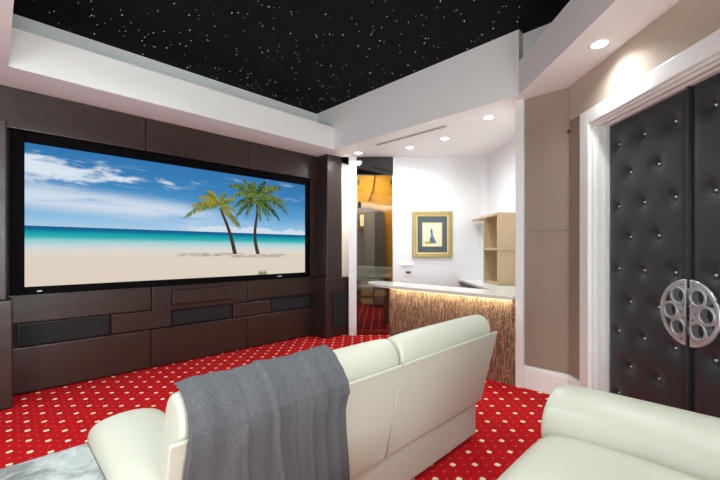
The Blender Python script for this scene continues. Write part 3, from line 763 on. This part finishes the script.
e = empty('wall_sconce', DLp(6.78, 0.03) + (1.8,), 'small lit wall sconce seen through the tinted glass door', 'sconce')
obj('back_plate', dbox(6.75, 6.785, 0.0, 0.07, 1.78, 2.06, bev=0.006), M['gold'], e)
obj('sconce_shade', dl(add_cyl(bmesh.new(), (6.72, 0.035), 0.032, 1.84, 2.04, 16, 0.04)), M['sconceglow'], e)
o = obj('black_cord', dl(tube([(6.95, 0.30, 2.93), (6.94, 0.27, 2.7), (6.93, 0.24, 2.5), (6.93, 0.18, 2.35), (6.93, 0.15, 2.2)], 0.01, 8)), M['black_metal'], origin=DLp(6.95, 0.3) + (2.93,))
tag(o, 'thin black cord hanging against the gold wall behind the glass door', 'cord')
e = empty('wine_cabinet', DLp(6.5, 0.2) + (0.012,), 'low dark cabinet with straw coloured drawer fronts behind the glass door', 'cabinet')
obj('body', dbox(6.42, 6.74, -0.1, 0.5, 0.012, 0.90), M['black_metal'], e)
for r in range(3):
    for c in range(2):
        l = 0.02 + c * 0.235; z = 0.45 + r * 0.15
        if r == 0 and c == 1: continue
        obj('drawer', dbox(6.405, 6.425, l, l + 0.2, z, z + 0.105, bev=0.004), M['drawerglow'], e)
la = bpy.data.lights.new('niche_light', 'AREA'); la.size = 0.5; la.energy = 30; la.color = (1, 0.9, 0.75)
lo = bpy.data.objects.new('niche_light', la); C.objects.link(lo); lo.location = DLp(6.45, 0.2) + (2.9,)

# ---------------------------------------------------------------- sofa in front of the screen (seen from behind)
SF = empty('sofa', (1.46, 1.65, 0), 'cream leather recliner sofa facing the screen with a grey throw over its back', 'sofa')
SXA, SXB, SXM = 0.37, 2.555, 1.478
obj('base', box(SXA + 0.02, SXB - 0.005, 1.325, 2.02, 0.03, 0.29, bev=0.02, seg=3), M['cream'], SF, smooth=False)
def cushion(x0, x1, prof, r=0.05):
    w_ = x1 - x0
    st = [(x0, 0.86), (x0 + 0.010, 0.94), (x0 + r, 0.99), (x0 + 0.3 * w_, 1.005), (x0 + 0.7 * w_, 1.005), (x1 - r, 0.99), (x1 - 0.010, 0.94), (x1, 0.86)]
    return loft(prof, st)
for x0, x1 in ((SXA, SXM - 0.004), (SXM + 0.004, SXB)):
    # slab over the lower back: outer back panel, tilted so its top overhangs towards the rear
    prof = [(1.300, 0.285), (1.286, 0.30), (1.225, 0.56), (1.170, 0.79), (1.162, 0.815), (1.168, 0.824), (1.182, 0.815), (1.27, 0.55), (1.36, 0.30)]
    bp = obj('back_panel', loft(prof, [(x0, 0.985), (x0 + 0.006, 1.0), (x1 - 0.006, 1.0), (x1, 0.985)]), M['cream'], SF)
    bv = bp.modifiers.new('bevel', 'BEVEL'); bv.width = 0.008; bv.segments = 2; bv.limit_method = 'ANGLE'
    # top roll / headrest
    hp = [(1.215, 0.70), (1.178, 0.80), (1.170, 0.862), (1.200, 0.920), (1.255, 0.950), (1.30, 0.938), (1.335, 0.885), (1.355, 0.80), (1.40, 0.70), (1.43, 0.62), (1.38, 0.57), (1.30, 0.58)]
    ha, hb = (x0 + 0.035, x1) if x0 == SXA else (x0, x1 - 0.06)
    obj('headrest', cushion(ha, hb, hp), M['cream'], SF, smooth=True, sub=2)
    lp = [(1.36, 0.40), (1.36, 0.56), (1.40, 0.61), (1.47, 0.62), (1.53, 0.58), (1.56, 0.48), (1.57, 0.40)]
    obj('lumbar_cushion', cushion(ha, hb, lp), M['cream'], SF, smooth=True, sub=2)
    sx0, sx1 = (0.62, x1) if x0 == SXA else (x0, 2.30)
    sp_ = [(1.45, 0.28), (1.45, 0.42), (1.55, 0.475), (1.8, 0.485), (2.0, 0.475), (2.09, 0.43), (2.10, 0.35), (2.06, 0.28)]
    obj('seat', cushion(sx0, sx1, sp_), M['cream'], SF, smooth=True, sub=2)
    bm = bmesh.new()
# arms: broad rounded pads
def arm(x0, x1, y0, y1, ztop, zb=0.05):
    c = (x0 + x1) / 2; hw = (x1 - x0) / 2
    prof = [(x0 + 0.05, zb), (x0 + 0.04, 0.25), (x0 + 0.022, ztop - 0.17), (x0, ztop - 0.08), (x0 + 0.03, ztop - 0.02), (c, ztop), (x1 - 0.05, ztop - 0.025), (x1 - 0.01, ztop - 0.08), (x1, ztop - 0.17), (x1 - 0.005, 0.25), (x1 - 0.02, zb)]
    return loft(prof, [(y0, 0.97), (y0 + 0.02, 1.0), (y1 - 0.16, 1.0), (y1 - 0.07, 0.985, 0, -0.004), (y1 - 0.025, 0.95, 0, -0.012), (y1, 0.86, 0, -0.03)], axis='Y')
obj('arm', arm(0.290, 0.64, 1.29, 2.09, 0.65), M['cream'], SF, smooth=True, sub=2)
obj('arm', arm(2.30, 2.60, 1.36, 2.13, 0.625), M['cream'], SF, smooth=True, sub=2)
obj('piping', tube([(SXM, 1.178, 0.815), (SXM, 1.222, 0.56), (SXM, 1.286, 0.30)], 0.005, 6), M['creamdark'], SF, smooth=True)

# throw blanket over the left back
def throw():
    path = [(1.292, 0.22), (1.270, 0.32), (1.212, 0.56), (1.150, 0.78), (1.142, 0.84), (1.160, 0.90), (1.195, 0.942), (1.250, 0.968), (1.268, 0.962)]
    # resample
    P = [Vector((0, a, b)) for a, b in path]; ds = [0]
    for a, b in zip(P, P[1:]): ds.append(ds[-1] + (b - a).length)
    def at(s):
        for i in range(len(P) - 1):
            if s <= ds[i + 1]: t = (s - ds[i]) / (ds[i + 1] - ds[i]); return P[i].lerp(P[i + 1], t)
        return P[-1]
    nx, ns = 110, 120; X0, X1 = 0.415, 1.035; bm = bmesh.new(); g = []
    for i in range(nx + 1):
        u = i / nx; row = []
        for j in range(ns + 1):
            t = j / ns; s = ds[-1] * t; p = at(s); q = at(min(ds[-1], s + 0.01)); r_ = at(max(0, s - 0.01)); tg = (q - r_).normalized(); nr = Vector((0, -tg.z, tg.y))
            if nr.y > 0 and t < 0.4: nr = -nr
            nr = Vector((0, -tg.z, tg.y)); 
            x = X0 + (X1 - X0) * u
            low = 1 - min(1, t / 0.75)
            # folds: two long ridges running down from the crown and fine ripples
            h = 0.0
            for c, wd, am, sl in ((0.50, 0.016, 0.026, 0.12), (0.60, 0.010, 0.009, 0.06), (0.31, 0.012, 0.009, 0.10), (0.72, 0.012, 0.010, 0.05), (0.82, 0.010, 0.006, 0.03), (0.92, 0.02, 0.007, 0.0)):
                cc = c + sl * (low - 0.3); h += am * math.exp(-((u - cc) / wd) ** 2) * (1 - 0.8 * max(0, min(1, (t - 0.55) / 0.25)))
            h += 0.002 * math.sin(u * 46 + t * 4) + 0.003 * math.sin(u * 17 - t * 7)
            h += 0.008 * math.exp(-((u - 0.25 - 0.3 * (t - 0.55)) / 0.05) ** 2) * math.exp(-((t - 0.72) / 0.1) ** 2)
            x += u * (0.04 * max(0, min(1, (0.86 - t) / 0.16)) + 0.14 * max(0, (0.62 - t) / 0.62)) + 0.004 * math.sin(t * 9)
            if t > 0.7: h += 0.010 * math.exp(-((1 - u) / 0.05) ** 2)
            row.append(bm.verts.new((x, p.y + nr.y * (h + 0.004), p.z + nr.z * (h + 0.004))))
        g.append(row)
    for i in range(nx):
        for j in range(ns): bm.faces.new((g[i][j], g[i + 1][j], g[i + 1][j + 1], g[i][j + 1]))
    return bm
o = obj('throw_blanket', throw(), M['blanket'], origin=(0.765, 1.29, 0.97), smooth=True)
tag(o, 'dark grey woven throw blanket draped over the left half of the sofa back', 'blanket')
so = o.modifiers.new('thickness', 'SOLIDIFY'); so.thickness = 0.009; so.offset = 0.5

# ---------------------------------------------------------------- marbled side table left of the sofa
e = empty('side_table', (-0.2, 1.68, 0), 'grey marbled table beside the left arm of the sofa, cut by the photo corner', 'table')
obj('table_top', box(-0.75, 0.298, 1.35, 2.0, 0.515, 0.55, bev=0.005), M['marble'], e)
obj('base_panel', box(-0.68, -0.62, 1.42, 1.94, 0.0, 0.515), M['marble'], e); obj('base_panel', box(0.15, 0.21, 1.42, 1.94, 0.0, 0.515), M['marble'], e)

# ---------------------------------------------------------------- armchair of the rear row, lower right
AC = empty('recliner_armchair', (1.55, 0.2, 0), 'pale cream leather recliner close to the camera with a fat rounded arm', 'armchair')
def bolster():
    x0, x1 = 1.985, 2.46; zt, zb = 0.672, 0.06; c = (x0 + x1) / 2
    prof = [(x0 + 0.05, zb), (x0 + 0.04, 0.25), (x0 + 0.03, 0.40), (x0, 0.46), (x0 - 0.005, 0.52), (x0 + 0.03, 0.59), (x0 + 0.11, 0.637), (c, zt), (x1 - 0.11, 0.637), (x1 - 0.03, 0.59), (x1, 0.50), (x1, 0.25), (x1 - 0.02, zb)]
    return loft(prof, [(-0.24, 0.97), (-0.2, 1.0), (0.55, 1.0), (0.64, 0.99, 0, -0.002), (0.675, 0.965, 0, -0.006), (0.69, 0.90, 0, -0.015)], axis='Y')
obj('arm', bolster(), M['cream'], AC, smooth=True, sub=2)
def bolster2():
    x0, x1 = 0.75, 1.2; c = (x0 + x1) / 2; zt = 0.655
    prof = [(x0 + 0.02, 0.06), (x0, 0.3), (x0, 0.5), (x0 + 0.03, 0.59), (x0 + 0.11, 0.637), (c, zt), (x1 - 0.11, 0.637), (x1 - 0.03, 0.59), (x1, 0.50), (x1, 0.25), (x1 - 0.02, 0.06)]
    return loft(prof, [(-0.24, 0.97), (-0.2, 1.0), (0.35, 1.0), (0.43, 0.985), (0.475, 0.95), (0.495, 0.86)], axis='Y')
obj('arm', bolster2(), M['cream'], AC, smooth=True, sub=2)
sp_ = [(-0.2, 0.14), (-0.2, 0.42), (-0.1, 0.49), (0.2, 0.503), (0.52, 0.50), (0.65, 0.482), (0.70, 0.43), (0.705, 0.30), (0.69, 0.14)]
obj('seat', cushion(1.205, 2.02, sp_, 0.06), M['cream'], AC, smooth=True, sub=2)
obj('base', box(1.16, 2.05, -0.2, 0.60, 0.03, 0.2, bev=0.02), M['cream'], AC)
bpf = [(-0.28, 0.2), (-0.36, 0.6), (-0.42, 0.95), (-0.36, 1.0), (-0.26, 0.96), (-0.14, 0.7), (-0.08, 0.45), (-0.1, 0.2)]
obj('backrest', cushion(1.2, 2.02, bpf, 0.06), M['cream'], AC, smooth=True, sub=2)
obj('piping', tube([(1.992, -0.1, 0.470), (1.992, 0.3, 0.472), (1.992, 0.56, 0.472), (1.997, 0.64, 0.455)], 0.004, 6), M['creamdark'], AC, smooth=True)

# ---------------------------------------------------------------- the photographer's tripod, seen only in the glass
e = empty('camera_tripod', (-0.12, -0.12, 0), 'black camera on a tripod reflected in the tinted glass door', 'tripod')
def dvec(d, l, z): return DLp(d, l) + (z,)
obj('camera_body', dbox(-0.22, -0.13, -0.07, 0.07, 1.33, 1.45, bev=0.01), M['black_metal'], e)
obj('lens_barrel', dl(tube([(-0.14, 0, 1.39), (-0.05, 0, 1.39)], 0.038, 16)), M['black_metal'], e)
obj('tripod_head', dbox(-0.21, -0.14, -0.035, 0.035, 1.2, 1.33, bev=0.01), M['black_metal'], e)
obj('column', dl(tube([(-0.17, 0, 1.25), (-0.17, 0, 0.75)], 0.016, 10)), M['black_metal'], e)
for k in range(3):
    t = math.radians(60 + 120 * k)
    obj('leg', dl(tube([(-0.17, 0, 1.12), (-0.17 + 0.42 * math.cos(t), 0.42 * math.sin(t), 0.005)], [0.017, 0.011], 10)), M['black_metal'], e)
